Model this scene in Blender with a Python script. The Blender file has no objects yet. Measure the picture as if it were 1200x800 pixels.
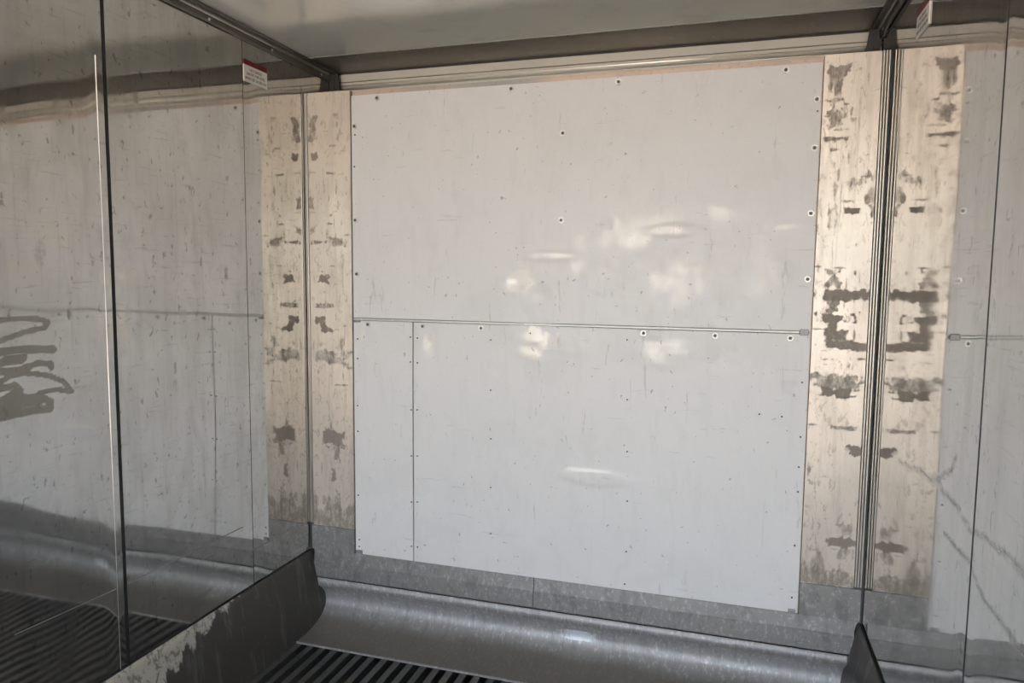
import bpy, bmesh, math, random
import numpy as np
from mathutils import Matrix, Vector

# ------------------------------------------------------------------ camera, sky, sun, exposure
scene = bpy.context.scene
col = scene.collection
W, HC, YD = 2.29, 2.50, -5.30          # inner width, ceiling height, door opening
YB = 0.26                              # back of the air plenum behind the bulkhead

yaw, pitch, roll, F = 0.29668, -0.09038, -0.00968, 842.94
ca, sa, cb, sb, cc, sc_ = math.cos(yaw), math.sin(yaw), math.cos(pitch), math.sin(pitch), math.cos(roll), math.sin(roll)
RR = np.array([[ca, -sa, 0], [sa, ca, 0], [0, 0, 1]]) @ np.array([[1, 0, 0], [0, cb, -sb], [0, sb, cb]]) @ np.array([[cc, 0, sc_], [0, 1, 0], [-sc_, 0, cc]])
cam_d = bpy.data.cameras.new('camera')
cam = bpy.data.objects.new('camera', cam_d)
col.objects.link(cam)
M = Matrix([[RR[i, 0], RR[i, 2], -RR[i, 1], 0] for i in range(3)] + [[0, 0, 0, 1]])
cam.matrix_world = Matrix.Translation((1.8011, -2.7833, 1.5794)) @ M
cam_d.sensor_width = 36.0
cam_d.lens = F / 1200 * 36
cam_d.clip_start = 0.02
scene.camera = cam

world = bpy.data.worlds.new('sky')
scene.world = world
world.use_nodes = True
wn = world.node_tree
for n in list(wn.nodes):
    wn.nodes.remove(n)
wo = wn.nodes.new('ShaderNodeOutputWorld')
wb = wn.nodes.new('ShaderNodeBackground')
sky = wn.nodes.new('ShaderNodeTexSky')
sky.sky_type = 'NISHITA'
sky.sun_disc = False
sky.sun_elevation = math.radians(46)
sky.sun_rotation = math.radians(40)
sky.air_density = 1.0
sky.dust_density = 1.0
sky.ozone_density = 3.0
wb.inputs['Strength'].default_value = 0.115
hs = wn.nodes.new('ShaderNodeHueSaturation')
hs.inputs['Saturation'].default_value = 0.62
wn.links.new(sky.outputs[0], hs.inputs['Color'])
wn.links.new(hs.outputs[0], wb.inputs[0])
wn.links.new(wb.outputs[0], wo.inputs[0])

sun_d = bpy.data.lights.new('sun', 'SUN')
sun_d.energy = 5.0
sun_d.angle = math.radians(0.6)
sun_d.color = (1.0, 0.88, 0.79)
sun = bpy.data.objects.new('sun', sun_d)
col.objects.link(sun)
sun.rotation_euler = (math.radians(-40), math.radians(35), 0)      # from the side and a little over the roof, so it never enters the box

scene.view_settings.view_transform = 'Standard'
scene.view_settings.look = 'None'
scene.view_settings.gamma = 1.0
scene.view_settings.use_curve_mapping = False
scene.view_settings.exposure = 3.84
scene.cycles.max_bounces = 16
scene.cycles.diffuse_bounces = 6
scene.cycles.glossy_bounces = 10
scene.cycles.caustics_reflective = True
scene.cycles.sample_clamp_indirect = 12.0

# ------------------------------------------------------------------ numeric noise
def _h(i, j, seed):
    n = (i * 374761393 + j * 668265263 + seed * 974634777) & 0xFFFFFFFF
    n = ((n ^ (n >> 13)) * 1274126177) & 0xFFFFFFFF
    n = n ^ (n >> 16)
    return (n & 0xFFFFFF) / float(0xFFFFFF)

def vnoise(u, v, seed=0):
    i = np.floor(u).astype(np.int64); j = np.floor(v).astype(np.int64)
    fu = u - i; fv = v - j
    fu = fu * fu * fu * (fu * (fu * 6 - 15) + 10); fv = fv * fv * fv * (fv * (fv * 6 - 15) + 10)
    i = i + 5000; j = j + 5000
    a = _h(i, j, seed); b = _h(i + 1, j, seed); c = _h(i, j + 1, seed); d = _h(i + 1, j + 1, seed)
    return (a * (1 - fu) + b * fu) * (1 - fv) + (c * (1 - fu) + d * fu) * fv

def fbm(u, v, seed=0, octv=4):
    s = 0; a = 0.5
    for k in range(octv):
        s = s + a * vnoise(u * 2 ** k, v * 2 ** k, seed + k * 17); a *= 0.5
    return s

def sstep(a, b, x):
    t = np.clip((x - a) / (b - a), 0, 1)
    return t * t * (3 - 2 * t)

def seg_dist(u, v, pts):
    d = np.full(u.shape, 1e9)
    for (a, b), (c, e) in zip(pts[:-1], pts[1:]):
        L2 = (c - a) ** 2 + (e - b) ** 2 + 1e-12
        t = np.clip(((u - a) * (c - a) + (v - b) * (e - b)) / L2, 0, 1)
        d = np.minimum(d, np.hypot(u - a - t * (c - a), v - b - t * (e - b)))
    return d

# ------------------------------------------------------------------ object helpers
def link(name, me, mat, parent=None):
    o = bpy.data.objects.new(name, me)
    col.objects.link(o)
    if mat is not None and len(me.materials) == 0:
        me.materials.append(mat)
    if parent is not None:
        o.parent = parent
    return o

def tag(o, label=None, cat=None, group=None, kind=None):
    if label: o['label'] = label
    if cat: o['category'] = cat
    if group: o['group'] = group
    if kind: o['kind'] = kind
    return o

def empty(name, loc=(0, 0, 0)):
    o = bpy.data.objects.new(name, None)
    col.objects.link(o)
    o.location = loc
    return o

def mesh(name, verts, faces, smooth=False):
    me = bpy.data.meshes.new(name)
    me.from_pydata([tuple(v) for v in verts], [], faces)
    if smooth:
        me.polygons.foreach_set('use_smooth', [True] * len(me.polygons))
    me.update()
    return me

def box_me(name, a, b, bevel=0.0):
    bm = bmesh.new()
    bmesh.ops.create_cube(bm, size=1)
    for v in bm.verts:
        v.co = Vector([(a[i] + b[i]) / 2 + v.co[i] * (b[i] - a[i]) for i in range(3)])
    if bevel:
        bmesh.ops.bevel(bm, geom=list(bm.edges), offset=bevel, segments=2, affect='EDGES', profile=0.5)
    me = bpy.data.meshes.new(name)
    bm.to_mesh(me); bm.free()
    return me

def box(name, a, b, mat, parent=None, bevel=0.0):
    return link(name, box_me(name, a, b, bevel), mat, parent)

def extrude_profile(name, prof, y0, y1, axis='y', closed=True, smooth=False):
    """sweep a closed 2-D profile along an axis; profile pairs are (x,z) for axis y, (y,z) for axis x, (x,y) for axis z"""
    n = len(prof); vs = []
    for t in (y0, y1):
        for a, b in prof:
            vs.append({'y': (a, t, b), 'x': (t, a, b), 'z': (a, b, t)}[axis])
    fs = [[i, (i + 1) % n, n + (i + 1) % n, n + i] for i in range(n)]
    fs += [list(range(n))[::-1], list(range(n, 2 * n))]
    me = mesh(name, vs, fs)
    bm = bmesh.new(); bm.from_mesh(me)
    bmesh.ops.recalc_face_normals(bm, faces=bm.faces)
    bm.to_mesh(me); bm.free()
    if smooth:
        me.polygons.foreach_set('use_smooth', [len(p.vertices) == 4 for p in me.polygons])
    return me

def plate(name, plane, u0, u1, v0, v1, at, nsign, step, mat, parent, thick=0.004, hfn=None, attrs=None):
    """a sheet with thickness: a displaced grid in front, a rim and a back. plane 'xz' (u=x), 'yz' (u=y), 'xy' (u=x, v=y)"""
    nu = max(2, int(round((u1 - u0) / step)) + 1); nv = max(2, int(round((v1 - v0) / step)) + 1)
    U, V = np.meshgrid(np.linspace(u0, u1, nu), np.linspace(v0, v1, nv))
    H = hfn(U, V) if hfn else np.zeros_like(U)
    N = at + nsign * H
    def pos(u, v, n):
        if plane == 'xz': return np.stack([u, n, v], -1)
        if plane == 'yz': return np.stack([n, u, v], -1)
        return np.stack([u, v, n], -1)
    front = pos(U, V, N).reshape(-1, 3)
    idx = np.arange(nu * nv).reshape(nv, nu)
    q = np.stack([idx[:-1, :-1], idx[:-1, 1:], idx[1:, 1:], idx[1:, :-1]], -1).reshape(-1, 4)
    # border loop -> back rim
    loop = np.concatenate([idx[0, :-1], idx[:-1, -1], idx[-1, :0:-1], idx[:0:-1, 0]])
    ub, vb = U.reshape(-1)[loop], V.reshape(-1)[loop]
    back = pos(ub, vb, np.full(len(loop), at - nsign * thick))
    verts = np.concatenate([front, back])
    m = len(loop); b0 = nu * nv
    rim = [[int(loop[i]), b0 + i, b0 + (i + 1) % m, int(loop[(i + 1) % m])] for i in range(m)]
    flip = {'xz': 1, 'yz': 1, 'xy': 1}[plane]
    faces = q.tolist() + rim + [list(range(b0, b0 + m))[::-1]]
    # orient: front normal must follow nsign
    nz = {'xz': -1, 'yz': 1, 'xy': 1}[plane]
    if nz * nsign < 0:
        faces = [f[::-1] for f in faces]
    me = mesh(name, verts, faces)
    sm = np.zeros(len(me.polygons), bool); sm[:len(q)] = True
    me.polygons.foreach_set('use_smooth', sm.tolist())
    if attrs:
        for an, fn in attrs.items():
            at_ = me.attributes.new(an, 'FLOAT', 'POINT')
            vals = np.zeros(len(verts), np.float32)
            vals[:b0] = np.clip(fn(U, V), 0, 1).reshape(-1)
            at_.data.foreach_set('value', vals)
    try:
        e = me.attributes.new('sharp_edge', 'BOOLEAN', 'EDGE')
    except Exception:
        pass
    # keep rim crisp
    bm = bmesh.new(); bm.from_mesh(me)
    for ed in bm.edges:
        if len(ed.link_faces) == 2 and ed.link_faces[0].smooth != ed.link_faces[1].smooth:
            ed.smooth = False
    bm.to_mesh(me); bm.free()
    return link(name, me, mat, parent)

# ------------------------------------------------------------------ materials
class NT:
    def __init__(s, name):
        s.m = bpy.data.materials.new(name); s.m.use_nodes = True
        s.t = s.m.node_tree
        for n in list(s.t.nodes): s.t.nodes.remove(n)
        s.out = s.n('ShaderNodeOutputMaterial'); s.b = s.n('ShaderNodeBsdfPrincipled')
        s.l(s.b.outputs[0], s.out.inputs[0])
        s.tc = s.n('ShaderNodeNewGeometry')
        s.pos = s.tc.outputs['Position']
    def n(s, t): return s.t.nodes.new(t)
    def l(s, a, b): s.t.links.new(a, b)
    def put(s, sock, v):
        if hasattr(v, 'is_linked') or hasattr(v, 'links'): s.l(v, sock)
        else:
            if isinstance(v, tuple) and len(v) == 3: v = (*v, 1)
            sock.default_value = v
    def set(s, **k):
        for a, v in k.items():
            s.put(s.b.inputs[{'base': 'Base Color', 'rough': 'Roughness', 'metal': 'Metallic', 'spec': 'Specular IOR Level', 'normal': 'Normal', 'coat': 'Coat Weight', 'coatr': 'Coat Roughness'}[a]], v)
        return s
    def noise(s, scale, sc=(1, 1, 1), detail=4, rough=0.55, dist=0.0, off=(0, 0, 0)):
        mp = s.n('ShaderNodeMapping'); mp.inputs['Scale'].default_value = sc; mp.inputs['Location'].default_value = off
        s.l(s.pos, mp.inputs[0])
        n = s.n('ShaderNodeTexNoise'); s.l(mp.outputs[0], n.inputs['Vector'])
        n.inputs['Scale'].default_value = scale; n.inputs['Detail'].default_value = detail
        n.inputs['Roughness'].default_value = rough; n.inputs['Distortion'].default_value = dist
        return n.outputs[0]
    def ramp(s, x, a, b, c0=0.0, c1=1.0):
        r = s.n('ShaderNodeMapRange'); r.interpolation_type = 'SMOOTHSTEP'
        s.l(x, r.inputs[0]); r.inputs[1].default_value = a; r.inputs[2].default_value = b
        r.inputs[3].default_value = c0; r.inputs[4].default_value = c1
        return r.outputs[0]
    def math(s, op, a, b=0.0, clamp=False):
        m = s.n('ShaderNodeMath'); m.operation = op; m.use_clamp = clamp
        s.put(m.inputs[0], a); s.put(m.inputs[1], b)
        return m.outputs[0]
    def mix(s, f, a, b):
        m = s.n('ShaderNodeMix'); m.data_type = 'RGBA'
        s.put(m.inputs[0], f); s.put(m.inputs[6], a); s.put(m.inputs[7], b)
        return m.outputs[2]
    def mixf(s, f, a, b):
        m = s.n('ShaderNodeMix'); m.data_type = 'FLOAT'
        s.put(m.inputs[0], f); s.put(m.inputs[2], a); s.put(m.inputs[3], b)
        return m.outputs[0]
    def attr(s, name):
        a = s.n('ShaderNodeAttribute'); a.attribute_name = name
        return a.outputs['Fac']
    def bump(s, h, strength=0.3, dist=0.002):
        b = s.n('ShaderNodeBump'); b.inputs['Strength'].default_value = strength; b.inputs['Distance'].default_value = dist
        s.l(h, b.inputs['Height'])
        return b.outputs[0]

def simple(name, base, rough=0.5, metal=0.0, spec=0.5):
    return NT(name).set(base=base, rough=rough, metal=metal, spec=spec).m

def m_side_sheet():
    t = NT('polished_steel_sheet')
    haze = t.ramp(t.noise(3.0, (1, 1, .8), 5, .6), .38, .62)
    cloud = t.ramp(t.noise(9, (1, 1, .45), 6, .65, .6), .50, .62)
    vert = t.ramp(t.noise(14, (1, 1, .10), 5, .6), .50, .64)
    speck = t.ramp(t.noise(46, (1, 1, .6), 4, .62, .5), .615, .68)
    fine = t.ramp(t.noise(8, (1, .8, 12), 6, .72, .5), .585, .66)
    vfine = t.ramp(t.noise(60, (1, 1, .05), 4, .7, .2), .57, .66)
    grime = t.attr('grime')
    edge = t.noise(45, (1, 1, 1), 4, .6)
    gr = t.ramp(t.math('ADD', grime, t.math('MULTIPLY', t.math('SUBTRACT', edge, .5), .5)), .2, .75)
    gr = t.math('MULTIPLY', gr, t.ramp(grime, 0.02, .2))
    base = t.mix(haze, (.615, .605, .58), (.55, .54, .515))
    base = t.mix(t.math('MULTIPLY', cloud, .28), base, (.44, .425, .395))
    base = t.mix(t.math('MULTIPLY', vert, .28), base, (.42, .405, .375))
    base = t.mix(t.math('MULTIPLY', vfine, .20), base, (.34, .325, .30))
    base = t.mix(t.math('MULTIPLY', fine, .38), base, (.30, .285, .26))
    base = t.mix(t.math('MULTIPLY', speck, .55), base, (.17, .16, .145))
    base = t.mix(t.math('MULTIPLY', gr, .8), base, (.29, .27, .235))
    r = t.mixf(haze, .028, .06)
    r = t.mixf(t.math('MULTIPLY', cloud, .35), r, .16)
    r = t.mixf(t.math('MULTIPLY', gr, .8), r, .5)
    t.set(base=base, rough=r, metal=t.mixf(gr, .95, .55))
    return t.m

def m_white_panel():
    t = NT('white_painted_panel')
    n1 = t.noise(2.2, (1, 1, 1), 5, .6)
    n2 = t.ramp(t.noise(16, (1, 1, .2), 5, .65), .52, .66)
    cloud = t.ramp(t.noise(5, (1, 1, .8), 6, .65, .6), .50, .60)
    speck = t.ramp(t.noise(52, (1, 1, .8), 3, .55, .4), .68, .72)
    scr = t.ramp(t.noise(26, (1, 1, .14), 5, .7, .6), .625, .68)
    hscr = t.ramp(t.noise(20, (.25, 1, 2.5), 5, .7, .4), .63, .68)
    bare = t.attr('bare')  # shiny worn dents, with their warm glare painted into the base colour
    bn = t.noise(14, (1, 1, .5), 6, .75, .8)
    bm_ = t.math('MULTIPLY', t.ramp(t.math('ADD', bare, t.math('MULTIPLY', t.math('SUBTRACT', bn, .5), 1.5)), .30, .95), t.ramp(bare, .03, .3))
    base = t.mix(n1, (.72, .695, .68), (.775, .745, .725))
    base = t.mix(t.math('MULTIPLY', cloud, .15), base, (.60, .585, .56))
    base = t.mix(t.math('MULTIPLY', n2, .14), base, (.56, .545, .52))
    base = t.mix(t.math('MULTIPLY', bm_, .6), base, (.84, .765, .67))
    base = t.mix(t.math('MULTIPLY', scr, .4), base, (.40, .38, .35))
    base = t.mix(t.math('MULTIPLY', hscr, .3), base, (.40, .38, .35))
    base = t.mix(t.math('MULTIPLY', speck, .6), base, (.24, .22, .2))
    t.set(base=base, rough=t.mixf(bm_, t.mixf(n1, .42, .54), .385), metal=t.math('MULTIPLY', bm_, .14), spec=.45)
    t.set(normal=t.bump(t.noise(60, (1, 1, 1), 3, .6), .08, .001))
    return t.m

def m_pilaster():
    t = NT('worn_bare_aluminium')
    n1 = t.noise(5, (1, 1, .35), 5, .65)
    cloud = t.ramp(t.noise(13, (1, 1, .5), 6, .7, .6), .48, .62)
    streak = t.ramp(t.noise(38, (1, 1, .06), 5, .7, .3), .50, .64)
    spots = t.ramp(t.noise(42, (1, 1, .5), 5, .7, .6), .565, .64)
    scr = t.ramp(t.noise(30, (1, 1, .12), 6, .75, .8), .60, .66)
    stain = t.attr('stain')
    en = t.noise(60, (1, 1, .55), 6, .75, .5)
    es = t.noise(45, (1, 1, .10), 5, .7, .3)
    nn = t.math('ADD', t.math('MULTIPLY', t.math('SUBTRACT', en, .5), 1.3), t.math('MULTIPLY', t.math('SUBTRACT', es, .5), .9))
    st = t.ramp(t.math('ADD', stain, nn), .18, .85)
    st = t.math('MULTIPLY', st, t.ramp(stain, .03, .25))
    base = t.mix(n1, (.68, .585, .49), (.62, .56, .495))
    base = t.mix(t.math('MULTIPLY', cloud, .30), base, (.50, .44, .38))
    base = t.mix(t.math('MULTIPLY', streak, .30), base, (.42, .365, .31))
    base = t.mix(t.math('MULTIPLY', scr, .5), base, (.26, .22, .185))
    base = t.mix(t.math('MULTIPLY', spots, .45), base, (.26, .22, .185))
    base = t.mix(t.math('MULTIPLY', st, .82), base, (.19, .150, .118))
    t.set(base=base, rough=t.mixf(st, t.mixf(n1, .34, .5), .7), metal=t.mixf(st, .40, .05))
    t.set(normal=t.bump(t.math('ADD', en, streak), .18, .001))
    return t.m

def m_scoop():
    t = NT('oxidised_aluminium')
    n1 = t.noise(6, (1, 1, 1), 5, .6)
    sp = t.ramp(t.noise(80, (1, .5, .5), 4, .65), .54, .64)
    st = t.ramp(t.noise(40, (1, .2, .2), 5, .7), .50, .64)
    brown = t.attr('grime')
    ox = t.attr('oxide')
    base = t.mix(n1, (.37, .355, .348), (.46, .44, .43))
    base = t.mix(t.math('MULTIPLY', sp, .5), base, (.72, .71, .69))
    base = t.mix(t.math('MULTIPLY', st, .35), base, (.24, .235, .23))
    oxm = t.math('MULTIPLY', t.ramp(t.math('ADD', ox, t.math('MULTIPLY', t.math('SUBTRACT', t.noise(60, (1, .5, .5), 4, .7), .5), 1.4)), .4, .8), t.ramp(ox, .02, .3))
    base = t.mix(t.math('MULTIPLY', oxm, .7), base, (.82, .84, .88))
    base = t.mix(t.math('MULTIPLY', brown, .8), base, (.16, .14, .115))
    t.set(base=base, rough=t.mixf(n1, .5, .62), metal=t.mixf(brown, .6, .2))
    t.set(normal=t.bump(t.math('ADD', sp, st), .3, .0015))
    return t.m

def m_strip():
    t = NT('corroded_aluminium_strip')
    n1 = t.noise(7, (1, 1, 2), 5, .65)
    sp = t.ramp(t.noise(70, (1, 1, .6), 5, .7), .52, .62)
    dk = t.ramp(t.noise(18, (1, 1, .5), 6, .7), .5, .62)
    base = t.mix(n1, (.25, .236, .228), (.34, .322, .308))
    base = t.mix(t.math('MULTIPLY', sp, .4), base, (.58, .57, .55))
    base = t.mix(t.math('MULTIPLY', dk, .5), base, (.17, .165, .16))
    t.set(base=base, rough=.5, metal=.55, normal=t.bump(sp, .2, .001))
    return t.m

def m_kick():
    t = NT('grimy_kick_plate')
    n1 = t.noise(8, (1, 1, .5), 5, .65)
    sp = t.ramp(t.noise(70, (1, 1, 1), 4, .6), .66, .74)
    peel = t.attr('peel')
    en = t.noise(22, (1, 1.5, .35), 6, .75, .5)
    pm = t.math('MULTIPLY', t.ramp(t.math('ADD', peel, t.math('MULTIPLY', t.math('SUBTRACT', en, .5), 2.4)), .45, .65), t.ramp(peel, .03, .3))
    drip = t.ramp(t.noise(16, (1, 1.6, .12), 5, .7), .55, .66)
    base = t.mix(n1, (.055, .050, .045), (.095, .085, .075))
    base = t.mix(t.math('MULTIPLY', drip, .3), base, (.25, .24, .22))
    base = t.mix(t.math('MULTIPLY', sp, .5), base, (.3, .28, .25))
    wear = t.ramp(t.noise(34, (1, 1, .7), 6, .75, .6), .50, .58)
    pm = t.math('MULTIPLY', pm, t.mixf(wear, 1.0, .35))
    base = t.mix(pm, base, (.50, .47, .41))
    t.set(base=base, rough=t.mixf(n1, .38, .6), metal=.15, normal=t.bump(n1, .25, .002))
    return t.m

def m_ceiling():
    t = NT('ceiling_steel')
    n1 = t.noise(1.8, (1, 1, 1), 5, .6)
    n2 = t.ramp(t.noise(5, (1, 1, 1), 5, .7, .4), .5, .7)
    base = t.mix(n1, (.77, .79, .725), (.82, .835, .775))
    base = t.mix(t.math('MULTIPLY', n2, .25), base, (.42, .43, .40))
    t.set(base=base, rough=t.mixf(n1, .07, .18), metal=.30, spec=.8)
    return t.m

def m_dark_metal(name, c=(.13, .12, .105), rough=.42, metal=.6):
    t = NT(name)
    n1 = t.noise(9, (1, .3, 1), 5, .65)
    sp = t.ramp(t.noise(50, (1, .6, 1), 4, .7), .6, .74)
    base = t.mix(n1, c, tuple(x * 1.5 for x in c))
    base = t.mix(t.math('MULTIPLY', sp, .35), base, tuple(min(1, x * 3) for x in c))
    t.set(base=base, rough=t.mixf(n1, rough, rough + .15), metal=metal)
    return t.m

def m_copper_strip():
    t = NT('tarnished_backing_sheet')
    n1 = t.noise(6, (1, 1, 2), 5, .7)
    sp = t.ramp(t.noise(60, (1, 1, 1), 4, .7), .55, .68)
    k = t.ramp(t.noise(1.4, (1, 1, .2), 2, .5), .42, .55)
    base = t.mix(k, (.42, .40, .375), (.62, .48, .38))
    base = t.mix(t.math('MULTIPLY', sp, .5), base, (.30, .25, .21))
    t.set(base=base, rough=.5, metal=.3)
    return t.m

def m_tbar():
    t = NT('floor_bar_aluminium')
    n1 = t.noise(14, (1, .25, 1), 5, .7)
    sp = t.ramp(t.noise(45, (1, .4, 1), 4, .7), .5, .7)
    base = t.mix(n1, (.10, .098, .096), (.17, .166, .162))
    base = t.mix(t.math('MULTIPLY', sp, .5), base, (.05, .049, .047))
    t.set(base=base, rough=.5, metal=.55)
    return t.m

def m_ground():
    t = NT('yard_concrete')
    n1 = t.noise(.8, (1, 1, 1), 6, .65)
    base = t.mix(n1, (.40, .36, .31), (.51, .465, .41))
    t.set(base=base, rough=.9, spec=.2)
    return t.m

SHEET, WHITE, PIL, SCOOP, STRIP, KICK, CEIL = m_side_sheet(), m_white_panel(), m_pilaster(), m_scoop(), m_strip(), m_kick(), m_ceiling()
COPPER, TBAR, GROUND = m_copper_strip(), m_tbar(), m_ground()
RAIL = m_dark_metal('dull_rail_steel', (.13, .122, .108), .4, .6)
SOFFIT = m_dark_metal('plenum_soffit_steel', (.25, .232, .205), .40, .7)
DARKGAP = simple('black_sealant', (.012, .012, .013), .7)
SHELL = simple('shell_insulation', (.10, .10, .10), .9)
BEIGE = NT('plenum_beige_paint'); BEIGE.set(base=BEIGE.mix(BEIGE.noise(5, (1, 1, 3), 4, .6), (.60, .565, .49), (.70, .66, .58)), rough=.45); BEIGE = BEIGE.m
CREAM = simple('cream_bead', (.80, .76, .66), .35)
LIP = simple('worn_steel_rib', (.64, .59, .52), .42, .45)
BLACKISH = m_dark_metal('dark_bracket_steel', (.045, .041, .036), .55, .2)
SEAMLIP = simple('bright_steel_lip', (.58, .56, .52), .33, .85)
CHROME = simple('zinc_washer', (.66, .64, .60), .38, .7)
SCREW = simple('dark_screw_head', (.07, .065, .06), .45, .5)
RED = simple('dark_red_print', (.15, .005, .010), .45)
PAPER = simple('label_white', (.74, .71, .65), .5)
INK = simple('label_ink', (.20, .17, .15), .6)

# ------------------------------------------------------------------ data read off the photograph (metres on each surface)
PIL_R = [(2.138, 1.586, 0.022, 0.027, 0.6), (2.172, 1.523, 0.071, 0.015, 0.9), (2.143, 1.486, 0.017, 0.027, 0.6), (2.148, 1.444, 0.05, 0.012, 0.9), (2.144, 1.41, 0.011, 0.024, 0.7), (2.159, 1.38, 0.031, 0.015, 0.8), (2.169, 1.347, 0.033, 0.015, 0.8), (2.244, 1.344, 0.035, 0.012, 0.8), (2.167, 1.215, 0.077, 0.028, 0.6), (2.177, 1.175, 0.069, 0.015, 0.9), (2.191, 1.049, 0.05, 0.005, 0.5), (2.245, 0.969, 0.025, 0.012, 0.9), (2.211, 0.628, 0.039, 0.014, 0.9), (2.229, 0.675, 0.014, 0.016, 0.5), (2.195, 0.484, 0.085, 0.035, 0.65), (2.112, 0.841, 0.023, 0.01, 0.5), (2.125, 2.296, 0.032, 0.018, 0.6), (2.113, 2.256, 0.022, 0.046, 0.5), (2.122, 2.125, 0.024, 0.029, 0.5), (2.125, 1.885, 0.013, 0.119, 0.3), (2.135, 2.067, 0.039, 0.006, 0.6), (2.189, 1.918, 0.032, 0.014, 0.45), (2.248, 1.873, 0.016, 0.029, 0.5), (2.256, 1.815, 0.011, 0.024, 0.6), (2.194, 1.819, 0.019, 0.006, 0.9), (2.267, 1.706, 0.011, 0.012, 0.7), (2.213, 1.985, 0.016, 0.073, 0.25), (2.213, 0.583, 0.011, 0.016, 0.6)]
PIL_L = [(0.073, 1.718, 0.042, 0.007, 0.7), (0.153, 1.722, 0.037, 0.019, 0.5), (0.079, 1.562, 0.025, 0.018, 0.9), (0.107, 1.443, 0.059, 0.007, 0.6), (0.067, 1.379, 0.018, 0.012, 0.8), (0.105, 1.342, 0.03, 0.011, 0.9), (0.164, 1.261, 0.021, 0.03, 0.4), (0.103, 1.221, 0.077, 0.027, 0.5), (0.111, 0.865, 0.03, 0.035, 0.9), (0.149, 0.849, 0.03, 0.027, 0.8), (0.14, 0.79, 0.013, 0.031, 0.6), (0.115, 0.53, 0.052, 0.063, 0.5), (0.132, 0.504, 0.03, 0.055, 0.7), (0.126, 0.692, 0.008, 0.02, 0.8), (0.043, 2.208, 0.017, 0.05, 0.6), (0.043, 2.085, 0.017, 0.018, 0.9), (0.033, 1.888, 0.013, 0.022, 0.6), (0.036, 1.767, 0.017, 0.019, 0.6), (0.128, 2.013, 0.017, 0.003, 0.8), (0.027, 0.545, 0.018, 0.056, 0.5)]
WASHERS = [(0.351, 2.315), (0.937, 2.315), (1.361, 2.313), (1.952, 2.314), (0.243, 2.205), (0.243, 1.812), (0.246, 1.582), (2.058, 2.207), (2.058, 2.04), (2.056, 1.812), (2.055, 1.579), (1.148, 2.134), (1.147, 1.8), (0.298, 1.366), (0.555, 1.366), (0.818, 1.366), (1.478, 1.366), (1.743, 1.366), (2.006, 1.366)]
RIVETS = [(0.248, 1.302), (0.247, 1.216), (0.245, 1.008), (0.245, 0.894), (0.244, 0.606), (0.247, 0.403), (0.246, 0.372), (0.499, 1.318), (0.499, 1.212), (0.502, 1.006), (0.502, 0.805), (0.501, 0.601), (0.5, 0.403), (0.531, 1.315), (0.531, 1.21), (0.53, 1.008), (0.53, 0.807), (0.529, 0.604), (0.529, 0.403), (0.859, 1.319), (0.86, 1.111), (0.862, 0.907), (0.863, 0.701), (0.865, 0.503), (1.029, 1.352), (1.416, 1.339), (1.422, 1.105), (1.427, 0.899), (1.432, 0.701), (1.433, 0.496), (1.43, 0.362), (2.055, 0.893), (2.056, 0.8), (2.053, 0.596), (2.052, 0.396), (2.053, 1.206), (2.056, 1.005), (0.24, 2.038), (2.062, 2.166), (0.245, 2.17), (1.911, 1.08), (1.989, 1.076)]
DENTS = [(0.984, 1.558, 0.096, 0.052), (1.088, 1.66, 0.102, 0.019), (1.311, 1.595, 0.068, 0.074), (1.065, 1.32, 0.109, 0.081), (1.215, 1.325, 0.075, 0.059), (0.593, 1.285, 0.048, 0.081), (1.497, 1.368, 0.068, 0.037), (1.802, 1.599, 0.171, 0.111), (1.585, 1.661, 0.137, 0.111), (1.582, 1.756, 0.102, 0.022), (1.906, 1.208, 0.068, 0.067), (1.783, 1.282, 0.102, 0.074), (2.011, 1.182, 0.041, 0.037), (1.95, 1.6, 0.055, 0.052), (1.564, 1.289, 0.137, 0.052), (1.055, 1.508, 0.075, 0.059), (1.337, 1.784, 0.027, 0.03), (1.311, 0.782, 0.137, 0.03)]
SCRIB = [(6, [(-1.402, 1.453), (-1.355, 1.456), (-1.297, 1.452), (-1.267, 1.441), (-1.275, 1.428), (-1.333, 1.419), (-1.405, 1.4)]), (9, [(-1.415, 1.373), (-1.336, 1.373), (-1.255, 1.365)]), (5, [(-1.407, 1.349), (-1.361, 1.355), (-1.337, 1.352), (-1.347, 1.343), (-1.408, 1.338)]), (7, [(-1.409, 1.32), (-1.353, 1.322), (-1.303, 1.331), (-1.268, 1.327), (-1.265, 1.315)]), (6, [(-1.415, 1.292), (-1.382, 1.308), (-1.339, 1.31), (-1.275, 1.294), (-1.228, 1.273), (-1.201, 1.239), (-1.251, 1.252), (-1.303, 1.251)]), (7, [(-1.412, 1.276), (-1.374, 1.282), (-1.355, 1.265), (-1.385, 1.258), (-1.413, 1.245)]), (8, [(-1.415, 1.223), (-1.367, 1.247), (-1.303, 1.24), (-1.269, 1.219), (-1.269, 1.201), (-1.32, 1.204), (-1.416, 1.203)]), (13, [(-1.415, 1.214), (-1.372, 1.229), (-1.343, 1.234), (-1.304, 1.232)])]
SMEAR = [[(-0.438, 1.044), (-0.661, 1.07), (-0.844, 1.088), (-0.995, 1.08), (-1.106, 1.072), (-1.254, 1.08), (-1.401, 1.082)], [(-0.938, 1.001), (-1.086, 1.004), (-1.203, 0.975), (-1.346, 0.957), (-1.426, 0.951)], [(-0.789, 1.086), (-0.958, 1.156), (-0.984, 1.188)]]

# ------------------------------------------------------------------ the setting: yard, floor, walls, ceiling
g = plate('ground', 'xy', -30, 32, -60, 20, -0.25, 1, 8, GROUND, None, thick=.1)
tag(g, 'sunlit concrete yard outside the open end of the container', 'ground', kind='structure')

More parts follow.
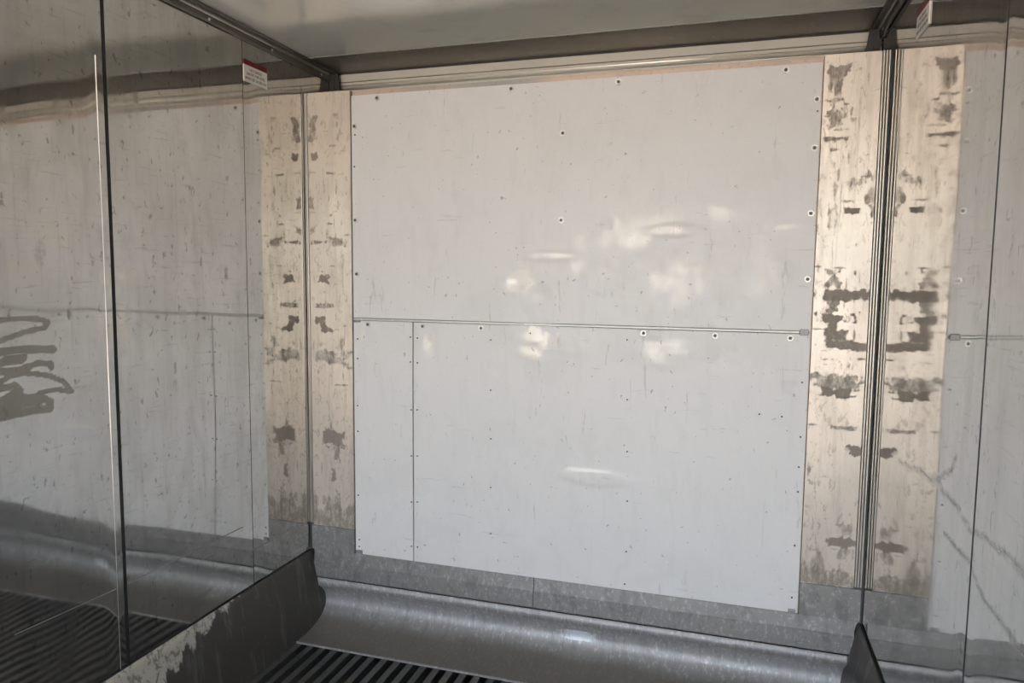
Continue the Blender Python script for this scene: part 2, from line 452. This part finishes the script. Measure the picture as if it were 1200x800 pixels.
# floor pan with aluminium bars running the length of the box
fl = box('floor', (-0.06, YD, -0.22), (W + .06, YB + .05, -0.055), simple('floor_pan_black', (.02, .02, .021), .7))
tag(fl, 'black floor pan under the long grating bars', 'floor', kind='structure')
pitch_x = 0.058
prof = [(-.006, -.055), (.006, -.055), (.006, -.008), (.0135, -.006), (.0135, 0), (-.0135, 0), (-.0135, -.006), (-.006, -.008)]
tb_me = extrude_profile('floor_bar', prof, YD + .01, -0.02)
tb_me.materials.append(TBAR)
nb = int((W - .12) / pitch_x)
for i in range(nb + 1):
    o = link('floor_bar', tb_me, None, fl)
    o.location = (0.075 + i * pitch_x, 0, 0)

def sheet_wave(seed, y0, y1, amp=1.0, lip=True):
    def f(U, V):
        h = (vnoise(U / .42, V / .55, seed) - .5) * .0018 + (vnoise(U / .16, V / .22, seed + 3) - .5) * .00060
        h = h * amp
        e0 = np.exp(-((U - y0) / .035) ** 2); e1 = np.exp(-((y1 - U) / .035) ** 2)
        if lip: h = h - .0016 * (e0 + e1)
        return h
    return f

def grime_left(U, V):
    g_ = np.zeros_like(U)
    for w, pts in SCRIB:
        d = seg_dist(U + (vnoise(U * 30, V * 30, 5) - .5) * .006, V, pts)
        hw = w * .0023 * .5
        g_ = np.maximum(g_, 1 - sstep(hw * .7, hw * 1.35, d))
    # scored lines low on the wall
    for pts in ([(-.46, .592), (-1.03, .599), (-1.40, .614)], [(-.18, .477), (-.573, .478)]):
        d = seg_dist(U, V, pts)
        g_ = np.maximum(g_, .0 * (1 - sstep(.002, .006, d)))
    # dabs
    for (a, b, r, s) in ((-.80, 1.26, .014, .6), (-.80, 1.20, .022, .35), (-.66, 1.62, .01, .7), (-.53, 1.58, .02, .45), (-.89, 1.76, .008, .8), (-1.2, 1.46, .012, .6), (-1.28, 1.63, .03, .35), (-.93, 2.12, .015, .4)):
        d = np.hypot((U - a), (V - b) * .45)
        g_ = np.maximum(g_, s * (1 - sstep(r * .4, r, d)))
    return g_

def grime_right(U, V):
    g_ = np.zeros_like(U)
    for k, pts in enumerate(SMEAR):
        d = seg_dist(U, V + (vnoise(U * 9, V * 9, 8 + k) - .5) * .02, pts)
        g_ = np.maximum(g_, .55 * (1 - sstep(.003, .012, d)))
        g_ = np.maximum(g_, .30 * (1 - sstep(.006, .03, d)))
    return g_

zero = lambda U, V: np.zeros_like(U)
WZ0, WZ1 = 0.06, 2.52
wl = box('wall_left', (-.10, YD, -.22), (-.012, YB + .05, 2.62), SHELL)
tag(wl, 'left side wall of mirror-polished steel sheets with scribbled grime', 'wall', kind='structure')
wr = box('wall_right', (W + .012, YD, -.22), (W + .10, YB + .05, 2.62), SHELL)
tag(wr, 'right side wall of mirror-polished steel sheets reflecting the bulkhead', 'wall', kind='structure')
# left: a narrow lapped sheet next to the corner, a wide one, then the next ones towards the door
for (y0, y1, st, at, amp) in ((-.408, YB, .02, .0012, .8), (-1.036, -.4118, .0125, 0, 1.0), (-2.16, -1.048, .006, 0, 1.5), (-3.28, -2.172, .03, 0, 1.2), (-4.40, -3.292, .03, 0, 1.2), (YD, -4.412, .03, 0, 1.2)):
    plate('wall_sheet', 'yz', y0, y1, WZ0, WZ1, at, 1, st, SHEET, wl, thick=.010, hfn=sheet_wave(11, y0, y1, amp, st > .0126 or y1 < -1), attrs={'grime': grime_left})
for (y0, y1, st, amp) in ((-1.122, YB, .0125, .7), (-2.25, -1.132, .01, .9), (-3.38, -2.26, .03, 1.2), (-4.4, -3.39, .03, 1.2), (YD, -4.41, .03, 1.2)):
    plate('wall_sheet', 'yz', y0, y1, WZ0, WZ1, W, -1, st, SHEET, wr, thick=.010, hfn=sheet_wave(23, y0, y1, amp), attrs={'grime': grime_right})
# bright folded lips beside the joints and black sealant inside them
for y in (-1.042, -2.166, -3.286, -4.406):
    tag(box('joint_sealant', (-.012, y - .006, WZ0), (-.003, y + .006, WZ1), DARKGAP, wl), 'black sealant in the joint')
    link('joint_lip', extrude_profile('joint_lip', [(-.003, y - .0325), (.0005, y - .0315), (.0005, y - .0300), (-.003, y - .0285)], WZ0 + .1, 2.21, 'z'), SEAMLIP, wl)
for y in (-1.127, -2.255, -3.385, -4.405):
    tag(box('joint_sealant', (W + .003, y - .005, WZ0), (W + .012, y + .005, WZ1), DARKGAP, wr), 'black sealant in the joint')

SCORE = simple('scored_line', (.30, .295, .285), .5, .3)
for (y0, z0, y1, z1) in ((-.47, .592, -1.034, .599), (-1.078, .600, -1.41, .614), (-.16, .477, -.43, .4775), (-.62, .55, -.70, .548)):
    link('score_line', mesh('score_line', [(-.003, y0, z0 - .0013), (.0016, y0, z0 - .0013), (.0016, y0, z0 + .0013), (-.003, y0, z0 + .0013), (-.003, y1, z1 - .0013), (.0016, y1, z1 - .0013), (.0016, y1, z1 + .0013), (-.003, y1, z1 + .0013)],
         [[0, 1, 2, 3], [7, 6, 5, 4], [0, 4, 5, 1], [1, 5, 6, 2], [2, 6, 7, 3], [3, 7, 4, 0]]), SCORE, wl)

# ceiling: polished painted sheets, then the dull soffit over the plenum
ce = box('ceiling', (-.10, YD, HC + .012), (W + .10, YB + .05, HC + .10), SHELL)
tag(ce, 'pale steel ceiling with a dull soffit above the bulkhead', 'ceiling', kind='structure')
def ceil_wave(seed):
    return lambda U, V: (vnoise(U / .5, V / .4, seed) - .5) * .003 + (vnoise(U / .2, V / .17, seed + 2) - .5) * .0009
for y0, y1 in ((-1.2, -.012), (-2.4, -1.206), (-3.6, -2.406), (YD, -3.606)):
    plate('ceiling_sheet', 'xy', 0, W, y0, y1, HC, -1, .025, CEIL, ce, thick=.010, hfn=ceil_wave(31))
plate('plenum_soffit', 'xy', 0, W, -.012, YB, HC + .004, -1, .05, SOFFIT, ce, thick=.006)
link('edge_bead', extrude_profile('edge_bead', [(-.014, HC - .0005), (-.014, HC - .004), (-.008, HC - .004), (-.006, HC + .001)], 0, W, 'x'), simple('ceiling_edge_bead', (.30, .295, .27), .5, .3), ce)
rv = bpy.data.meshes.new('rivet')
bm = bmesh.new(); bmesh.ops.create_uvsphere(bm, u_segments=8, v_segments=5, radius=.004)
bm.to_mesh(rv); bm.free(); rv.materials.append(SCREW)
for i in range(17):
    o = link('rivet', rv, None, ce); o.location = (.12 + i * .13, .0, HC)

# bulkhead (end wall)
we = box('wall_end', (.0, .012, .206), (W, .05, 2.353), COPPER)
tag(we, 'end bulkhead clad in dented white panels between bare metal strips', 'wall', kind='structure')

def dent_h(U, V):
    h = (vnoise(U / .5, V / .5, 71) - .5) * .004
    rng = random.Random(4)
    for (a, b, rx, rz) in DENTS:
        d2 = ((U - a) / rx) ** 2 + ((V - b) / rz) ** 2
        k = rng.choice((-1, 1))
        wob = 1 + .6 * (vnoise(U / .03, V / .03, 41) - .5)
        h = h + .0034 * np.exp(-1.2 * d2) * (fbm(U / .05, V / .035, 81, 3) - .45)
        h = h + k * .0045 * np.exp(-1.6 * d2) * wob + .0022 * np.exp(-10 * (np.sqrt(d2) - .8) ** 2)
    rng = random.Random(12)
    for k in range(70):
        a = rng.gauss(1.45, .38); b = rng.gauss(1.45, .17)
        if not (.3 < a < 2.03 and 1.0 < b < 1.95): continue
        rx = rng.uniform(.008, .04); rz = rng.uniform(.008, .035); th = rng.uniform(-.6, .6)
        du = (U - a) * math.cos(th) + (V - b) * math.sin(th); dv = -(U - a) * math.sin(th) + (V - b) * math.cos(th)
        h = h + rng.choice((-1, 1)) * .10 * min(rx, rz) * np.exp(-((du / rx) ** 2 + (dv / rz) ** 2))
    zone = np.exp(-((U - 1.5) / .55) ** 2 - ((V - 1.45) / .25) ** 2)
    h = h + zone * (.0035 * (np.abs(fbm(U / .16, V / .11, 61, 3) - .45)) + .0012 * (vnoise(U / .022, V / .05, 66) - .5))
    return h
WORN_GLARE = [(.985, 1.56, .09, .05, .8), (1.11, 1.665, .10, .016, .75), (1.05, 1.515, .03, .06, .6), (1.055, 1.325, .085, .075, .95), (.585, 1.29, .035, .07, .7), (1.20, 1.33, .06, .05, .4), (1.60, 1.57, .16, .10, .55), (1.70, 1.80, .16, .05, .5), (1.55, 1.765, .06, .014, .9), (1.98, 1.765, .07, .018, .8), (1.55, 1.30, .14, .06, .55), (1.80, 1.29, .10, .07, .35), (1.95, 1.45, .08, .06, .3), (1.31, 1.60, .07, .09, .35), (.27, 1.33, .02, .05, .7), (1.28, .81, .12, .012, .7), (1.35, 1.77, .012, .05, .5), (1.9, 1.2, .09, .08, .25), (.93, .86, .05, .01, .5)]  # shiny dent patches and the warm glare painted over them
def worn_glare_fn(U, V):
    r = np.zeros_like(U)
    for (a, b, rx, rz, s) in WORN_GLARE:
        d = np.sqrt(((U - a) / rx) ** 2 + ((V - b) / rz) ** 2) + (fbm(U / .05, V / .06, 51, 4) - .47) * 1.2
        r = np.maximum(r, s * (1 - sstep(.55, 1.25, d)))
    zone = np.exp(-((U - 1.45) / .6) ** 2 - ((V - 1.6) / .33) ** 2)  # broad warm sheen of the upper wall, painted through the same mask
    r = np.maximum(r, .8 * zone * sstep(.38, .6, fbm(U / .22, V / .18, 58, 4)))
    return r
bz = lambda U, V: dent_h(U, V)
PZ = 1.388
plate('upper_panel', 'xz', .229, 2.073, PZ + .005, 2.332, 0, -1, .007, WHITE, we, thick=.012, hfn=bz, attrs={'bare': worn_glare_fn})['label'] = 'large dented white upper panel'
plate('lower_panel', 'xz', .514, 2.073, .338, PZ - .005, 0, -1, .007, WHITE, we, thick=.012, hfn=bz, attrs={'bare': worn_glare_fn})['label'] = 'large white lower panel'
plate('lower_panel', 'xz', .229, .508, .338, PZ - .005, 0, -1, .012, WHITE, we, thick=.012, hfn=bz, attrs={'bare': worn_glare_fn})['label'] = 'narrow white lower panel'
link('joint_moulding', extrude_profile('joint_moulding', [(.010, PZ - .0065), (-.003, PZ - .0065), (-.0055, PZ - .003), (-.0055, PZ + .003), (-.003, PZ + .0065), (.010, PZ + .0065)], .232, 2.035, 'x'), m_dark_metal('moulding_alu', (.36, .35, .335), .4, .6), we)
box('joint_clip', (2.037, -.007, PZ - .011), (2.066, .010, PZ + .011), STRIP, we, .002)
box('joint_clip', (.232, -.007, PZ - .014), (.262, .010, PZ - .003), STRIP, we, .002)
box('panel_clip', (.232, -.006, .334), (.262, .010, .356), STRIP, we, .002)
box('panel_clip', (2.04, -.006, .334), (2.066, .010, .352), STRIP, we, .002)

def screw_mesh(name, r, h):
    me = bpy.data.meshes.new(name)
    bm = bmesh.new()
    bmesh.ops.create_cone(bm, cap_ends=True, segments=14, radius1=r, radius2=r * .8, depth=h)
    bmesh.ops.rotate(bm, verts=bm.verts, matrix=Matrix.Rotation(math.radians(90), 3, 'X'))
    bm.to_mesh(me); bm.free()
    return me
wash = screw_mesh('washer', .0125, .003); wash.materials.append(CHROME)
ring = screw_mesh('washer_ring', .0085, .003); ring.materials.append(simple('washer_rubber', (.30, .285, .265), .6))
head = screw_mesh('screw_head', .0055, .005); head.materials.append(SCREW)
riv = screw_mesh('pin', .0036, .004); riv.materials.append(SCREW)
def surf(x, z):
    return -float(dent_h(np.array([[x]]), np.array([[z]]))[0, 0])
for (x, z) in WASHERS:
    y = surf(x, z)
    a = link('washer', wash, None, we); a.location = (x, y - .0015, z)
    b = link('washer_ring', ring, None, a); b.location = (0, -.0015, 0)
    c = link('screw_head', head, None, a); c.location = (0, -.0035, 0)
for (x, z) in RIVETS:
    o = link('rivet', riv, None, we); o.location = (x, surf(x, z) - .001, z)

# plenum back wall seen over the top of the bulkhead
wp = box('wall_back', (0, YB, -.05), (W, YB + .05, HC + .01), SHELL)
tag(wp, 'cream plenum wall with a rounded bead seen above the bulkhead', 'wall', kind='structure')
box('cream_board', (0, YB - .012, 2.463), (W, YB, 2.496), BEIGE, wp, .002)
box('cream_board', (0, YB - .006, 2.447), (W, YB, 2.4605), BEIGE, wp)
link('rounded_bead', extrude_profile('rounded_bead', [(YB, 2.447)] + [(YB - .010 - .016 * math.sin(t * math.pi / 8), 2.4375 + .0095 * math.cos(t * math.pi / 8)) for t in range(9)] + [(YB, 2.428)], 0, W, 'x', smooth=True), CREAM, wp)
box('cream_board', (0, YB - .004, 2.20), (W, YB, 2.4275), BEIGE, wp)

# ------------------------------------------------------------------ corner strips (bare metal pilasters)
def stain_fn(lst, zbot, seed):
    def f(U, V):
        r = np.zeros_like(U)
        nz = fbm(U / .03, V / .03, seed, 4) - .47
        nb_ = fbm(U / .010, V / .014, seed + 5, 3) - .44
        for (a, b, hx, hz, s) in lst:
            d = np.maximum(np.abs(U - a) / (hx + .002), np.abs(V - b) / (hz + .002)) + nz * 1.9 + nb_ * 1.0
            r = np.maximum(r, s * (1 - sstep(.7, 1.25, d)))
        rng = random.Random(seed); ulo, uhi = float(U.min()), float(U.max())
        for k in range(110):
            a = rng.uniform(ulo, uhi); b = rng.uniform(.5, 2.3); ver = rng.random() < .6
            hx, hz = (rng.uniform(.0015, .005), rng.uniform(.006, .035)) if ver else (rng.uniform(.006, .03), rng.uniform(.0015, .005))
            d = np.sqrt(((U - a) / (hx + .002)) ** 2 + ((V - b) / (hz + .002)) ** 2) + nb_ * 1.2
            r = np.maximum(r, rng.uniform(.2, .6) * (1 - sstep(.5, 1.3, d)))
        # grime rising from the foot in streaks
        rise = zbot + .02 + .16 * np.clip(fbm(U / .035, V * 0, seed + 9, 3) - .22, 0, 1)
        r = np.maximum(r, .62 * (1 - sstep(0, .05, V - rise)) * (V > zbot))
        return r
    return f
t1 = box('trim_1', (.0, .004, .335), (.227, .020, 2.353), SHELL)
tag(t1, 'bare metal corner strip with dark stains at the left of the bulkhead', 'corner strip', kind='structure')
plate('strip_plate', 'xz', .020, .2255, .45, 2.354, -.006, -1, .004, PIL, t1, thick=.014, attrs={'stain': stain_fn(PIL_L, .45, 3)},
      hfn=lambda U, V: (vnoise(U / .1, V / .3, 6) - .5) * .002)
plate('patch_plate', 'xz', .012, .2255, .338, .4485, -.007, -1, .02, STRIP, t1, thick=.014)['label'] = 'grey patch plate at the foot'
link('corner_rib', extrude_profile('corner_rib', [(.0035, .004), (.0035, -.006), (.006, -.010), (.009, -.010), (.0105, -.004)], .46, 2.354, 'z'), LIP, t1)
link('corner_rib', extrude_profile('corner_rib', [(.012, .004), (.012, -.007), (.014, -.010), (.0175, -.010), (.0185, .0)], .46, 2.354, 'z'), SEAMLIP, t1)
t2 = box('trim_2', (2.077, .004, .335), (W, .020, 2.353), SHELL)
tag(t2, 'wide bare metal corner strip with dark stains at the right of the bulkhead', 'corner strip', kind='structure')
plate('strip_plate', 'xz', 2.0775, 2.258, .462, 2.354, -.006, -1, .004, PIL, t2, thick=.014, attrs={'stain': stain_fn(PIL_R, .462, 13)},
      hfn=lambda U, V: (vnoise(U / .1, V / .3, 9) - .5) * .002)
plate('patch_plate', 'xz', 2.0775, 2.284, .338, .4605, -.007, -1, .02, STRIP, t2, thick=.014)['label'] = 'grey patch plate at the foot'
for x in (2.2605, 2.2695, 2.2785):
    link('corner_rib', extrude_profile('corner_rib', [(x, .006), (x, -.006), (x + .0015, -.010), (x + .0045, -.010), (x + .006, -.006), (x + .006, .006)], .47, 2.354, 'z'), LIP, t2)

# ------------------------------------------------------------------ kick strip along the foot of the bulkhead
be = extrude_profile('baseboard_end', [(.0, .338), (-.006, .338), (-.010, .285), (-.014, .280), (-.014, .215), (.0, .205)], .022, 1.055, 'x')
b_end = link('baseboard_end', be, STRIP)
tag(b_end, 'corroded aluminium kick strip along the foot of the bulkhead', 'kick strip', kind='structure')
link('kick_strip_section', extrude_profile('kick_strip_section', [(.0, .338), (-.006, .338), (-.010, .285), (-.014, .280), (-.014, .215), (.0, .205)], 1.058, W - .022, 'x'), STRIP, b_end)
for x in (.206, .84, 1.464, 2.098):
    box('clip', (x - .024, -.019, .216), (x + .024, -.010, .238), STRIP, b_end, .002)

# ------------------------------------------------------------------ concave air deflector at the floor
prof = [(-.012, .207), (-.008, .165)]
P0, P1, P2, P3 = (-.008, .165), (.055, .135), (.10, .004), (-.20, .006)
for k in range(1, 25):
    s = k / 24
    prof.append(tuple((1 - s) ** 3 * P0[i] + 3 * s * (1 - s) ** 2 * P1[i] + 3 * s * s * (1 - s) * P2[i] + s ** 3 * P3[i] for i in (0, 1)))
prof.append((-.216, .005))
prof = np.array(prof)
NX = 260
xs = np.linspace(.036, W - .036, NX)
vs = []; gr = []; ox = []
for i, x in enumerate(xs):
    wob = (vnoise(np.array([x / .25]), np.array([.5]), 3)[0] - .5) * .006
    for j, (a, b) in enumerate(prof):
        k = j / (len(prof) - 1)
        vs.append((x, a + wob * math.sin(k * math.pi), b)); gr.append(float(sstep(.58, .76, np.array(k + .06 * (vnoise(np.array([x * 9]), np.array([k * 4]), 2)[0] - .5))))); ox.append(max(0, 1 - abs(x - 1.24) / .14) * float(.28 < k < .5) + max(0, 1 - abs(x - 1.9) / .6) * max(0, 1 - abs(k - .5) / .12) * .6)
npf = len(prof)
fs = [[i * npf + j, (i + 1) * npf + j, (i + 1) * npf + j + 1, i * npf + j + 1] for i in range(NX - 1) for j in range(npf - 1)]
me = mesh('deflector_sheet', vs, fs, True)
for an, vals in (('grime', gr), ('oxide', ox)):
    a_ = me.attributes.new(an, 'FLOAT', 'POINT'); a_.data.foreach_set('value', np.array(vals, np.float32))
dfl = empty('air_deflector', (W / 2, -.1, 0))
tag(dfl, 'curved bare aluminium air deflector where the bulkhead meets the floor', 'deflector')
o = link('deflector_sheet', me, SCOOP, None)
sol = o.modifiers.new('thickness', 'SOLIDIFY'); sol.thickness = .003; sol.offset = 1
o.parent = dfl; o.matrix_parent_inverse = Matrix.Translation((-W / 2, .1, 0))
o = box('toe_flange', (.055, -.2205, .001), (W - .055, -.2145, .008), SCOOP, None); o.parent = dfl; o.matrix_parent_inverse = Matrix.Translation((-W / 2, .1, 0))

# ------------------------------------------------------------------ kick plates along the side walls
def kick(name, side, label):
    """slanted plate: flush with the wall at the top, standing off at the floor"""
    ys = np.linspace(YD + .02, .10, 220); ks = np.linspace(0, 1, 26)
    def xoff(z): return float(np.interp(z, [0, .21, .318, .332], [.058, .034, .011, .0035]))
    vs = []; pe = []
    for y in ys:
        for k in ks:
            z = -.004 + k * .336
            x = xoff(z) + .0015 * (vnoise(np.array([y / .2]), np.array([z / .2]), 5)[0] - .5)
            vs.append((x if side < 0 else W - x, y, z))
            edge = .308 - .17 * sstep(-.62, -1.15, np.array(y)) + .06 * (vnoise(np.array([y / .03]), np.array([0.]), 9)[0] - .5)
            p = float(sstep(edge - .03, edge + .05, np.array(z))) * float(sstep(-.28, -.6, np.array(y)))
            pe.append(p)
    n = len(ks)
    fs = [[i * n + j, (i + 1) * n + j, (i + 1) * n + j + 1, i * n + j + 1] for i in range(len(ys) - 1) for j in range(n - 1)]
    if side < 0: fs = [f[::-1] for f in fs]
    me = mesh(name, vs, fs, True)
    a_ = me.attributes.new('peel', 'FLOAT', 'POINT'); a_.data.foreach_set('value', np.array(pe, np.float32))
    o = link(name, me, KICK)
    s_ = o.modifiers.new('thickness', 'SOLIDIFY'); s_.thickness = .003; s_.offset = -1
    tag(o, label, 'kick plate', kind='structure')
    y0 = YD + .02
    s0, s1 = (.0015, .006) if side < 0 else (W - .006, W - .0015)
    box('top_seal', (s0, y0, .331), (s1, -.012, .336), DARKGAP, o)
    f0, f1 = (.0575, .064) if side < 0 else (W - .064, W - .0575)
    box('foot_rail', (f0, y0, -.02), (f1, -.22, .006), TBAR, o)
    return o
kick('baseboard_left', -1, 'dark grimy kick plate along the left wall, pale where worn')
kick('baseboard_right', 1, 'dark grimy kick plate along the right wall')

# ------------------------------------------------------------------ rails in the upper corners
def rail(side, label):
    r = empty('ceiling_rail', (0 if side < 0 else W, -2.5, 2.455))
    def X(x): return x if side < 0 else W - x
    def ch(o):
        o.parent = r; o.matrix_parent_inverse = Matrix.Translation((0 if side < 0 else -W, 2.5, -2.455)); return o
    y0, y1 = YD + .02, .205
    ch(link('rail_web', extrude_profile('rail_web', [(X(.003), 2.456), (X(.010), 2.456), (X(.0125), 2.460), (X(.0125), 2.490), (X(.003), 2.490)], y0, y1), RAIL))
    ch(link('rail_flange', extrude_profile('rail_flange', [(X(.003), 2.4905), (X(.034), 2.4885), (X(.037), 2.491), (X(.037), 2.4975), (X(.003), 2.4975)], y0, y1), RAIL))
    ch(link('rail_lip', extrude_profile('rail_lip', [(X(.0155), 2.4885), (X(.0135), 2.479), (X(.018), 2.476), (X(.0205), 2.480), (X(.0205), 2.4885)], y0, y1 - .03), m_rail_lip))
    ch(box('end_plate', (min(X(.003), X(.030)), y1 - .004, 2.420), (max(X(.003), X(.030)), y1, 2.489), BLACKISH))
    me = bpy.data.meshes.new('bolt')
    bm = bmesh.new(); bmesh.ops.create_cone(bm, cap_ends=True, segments=6, radius1=.0055, radius2=.0045, depth=.004)
    bmesh.ops.rotate(bm, verts=bm.verts, matrix=Matrix.Rotation(math.radians(90), 3, 'Y')); bm.to_mesh(me); bm.free()
    me.materials.append(CHROME)
    for k in range(9):
        b = ch(link('bolt', me, None)); b.location = (X(.014), .12 - k * .36, 2.466)
    tag(r, label, 'rail')
    return r
m_rail_lip = m_dark_metal('rail_lip_steel', (.34, .33, .30), .25, .9)
rail(-1, 'dull grey steel rail in the upper corner above the left wall')
rail(1, 'dull grey steel rail in the upper corner above the right wall')
# gussets closing the ends of the plenum over the corner strips
for side, lab in ((-1, 'dark gusset bracket at the end of the left ceiling rail'), (1, 'dark gusset bracket at the end of the right ceiling rail')):
    X = (lambda x: x) if side < 0 else (lambda x: W - x)
    gme = extrude_profile('rail_gusset', [(X(.004), 2.36), (X(.075), 2.36), (X(.050), 2.44), (X(.044), 2.492), (X(.004), 2.492)], .206, .214)
    tag(link('rail_gusset', gme, BLACKISH), lab, 'bracket')

# ------------------------------------------------------------------ warning labels
def text_mesh(body, size):
    cu = bpy.data.curves.new('lettering', 'FONT')
    cu.body = body; cu.size = size; cu.align_x = 'CENTER'; cu.align_y = 'CENTER'; cu.space_character = .95
    cu.extrude = .0001; cu.resolution_u = 2; cu.offset = .0003
    ob = bpy.data.objects.new('lettering_tmp', cu); col.objects.link(ob)
    dg = bpy.context.evaluated_depsgraph_get()
    me = bpy.data.meshes.new_from_object(ob.evaluated_get(dg))
    bpy.data.objects.remove(ob); bpy.data.curves.remove(cu)
    me.name = 'lettering'; me.materials.clear(); me.materials.append(INK)
    return me
def label(side, ya, yb, z0, z1, zr, lab):
    """ya -> yb runs left to right as read from inside"""
    r = empty('warning_label', (0 if side < 0 else W, (ya + yb) / 2, z0))
    cy, x0 = (ya + yb) / 2, (.0035 if side < 0 else W - .0035)
    s = 1 if side < 0 else -1
    def ch(o):
        o.parent = r; o.matrix_parent_inverse = Matrix.Translation((0 if side < 0 else -W, -cy, -z0)); return o
    lo, hi = min(ya, yb), max(ya, yb)
    ch(link('label_sheet', box_me('label_sheet', (min(x0, x0 - s * .006), lo, z0), (max(x0, x0 - s * .006), hi, zr)), PAPER))
    ch(link('red_band', box_me('red_band', (min(x0, x0 - s * .006), lo, zr), (max(x0, x0 - s * .006), hi, z1)), RED))
    hgt = zr - z0
    Rm = Matrix([[0, 0, s, 0], [s, 0, 0, 0], [0, 1, 0, 0], [0, 0, 0, 1]])
    for txt, f, sz in (('NO CARGO', .76, .20), ('ABOVE THIS LEVEL', .50, .20), ('MARK SET AS BELOW', .22, .20)):
        o = ch(link('lettering', text_mesh(txt, hgt * sz * 1.15), None))
        o.matrix_basis = Matrix.Translation((x0 + s * .0004, cy, z0 + hgt * f)) @ Rm
    tag(r, lab, 'label')
label(-1, -.404, -.262, 2.308, 2.389, 2.370, 'white warning label with a dark red band high on the left wall')
label(1, -.357, -.500, 2.279, 2.362, 2.340, 'white warning label with a dark red band high on the right wall')
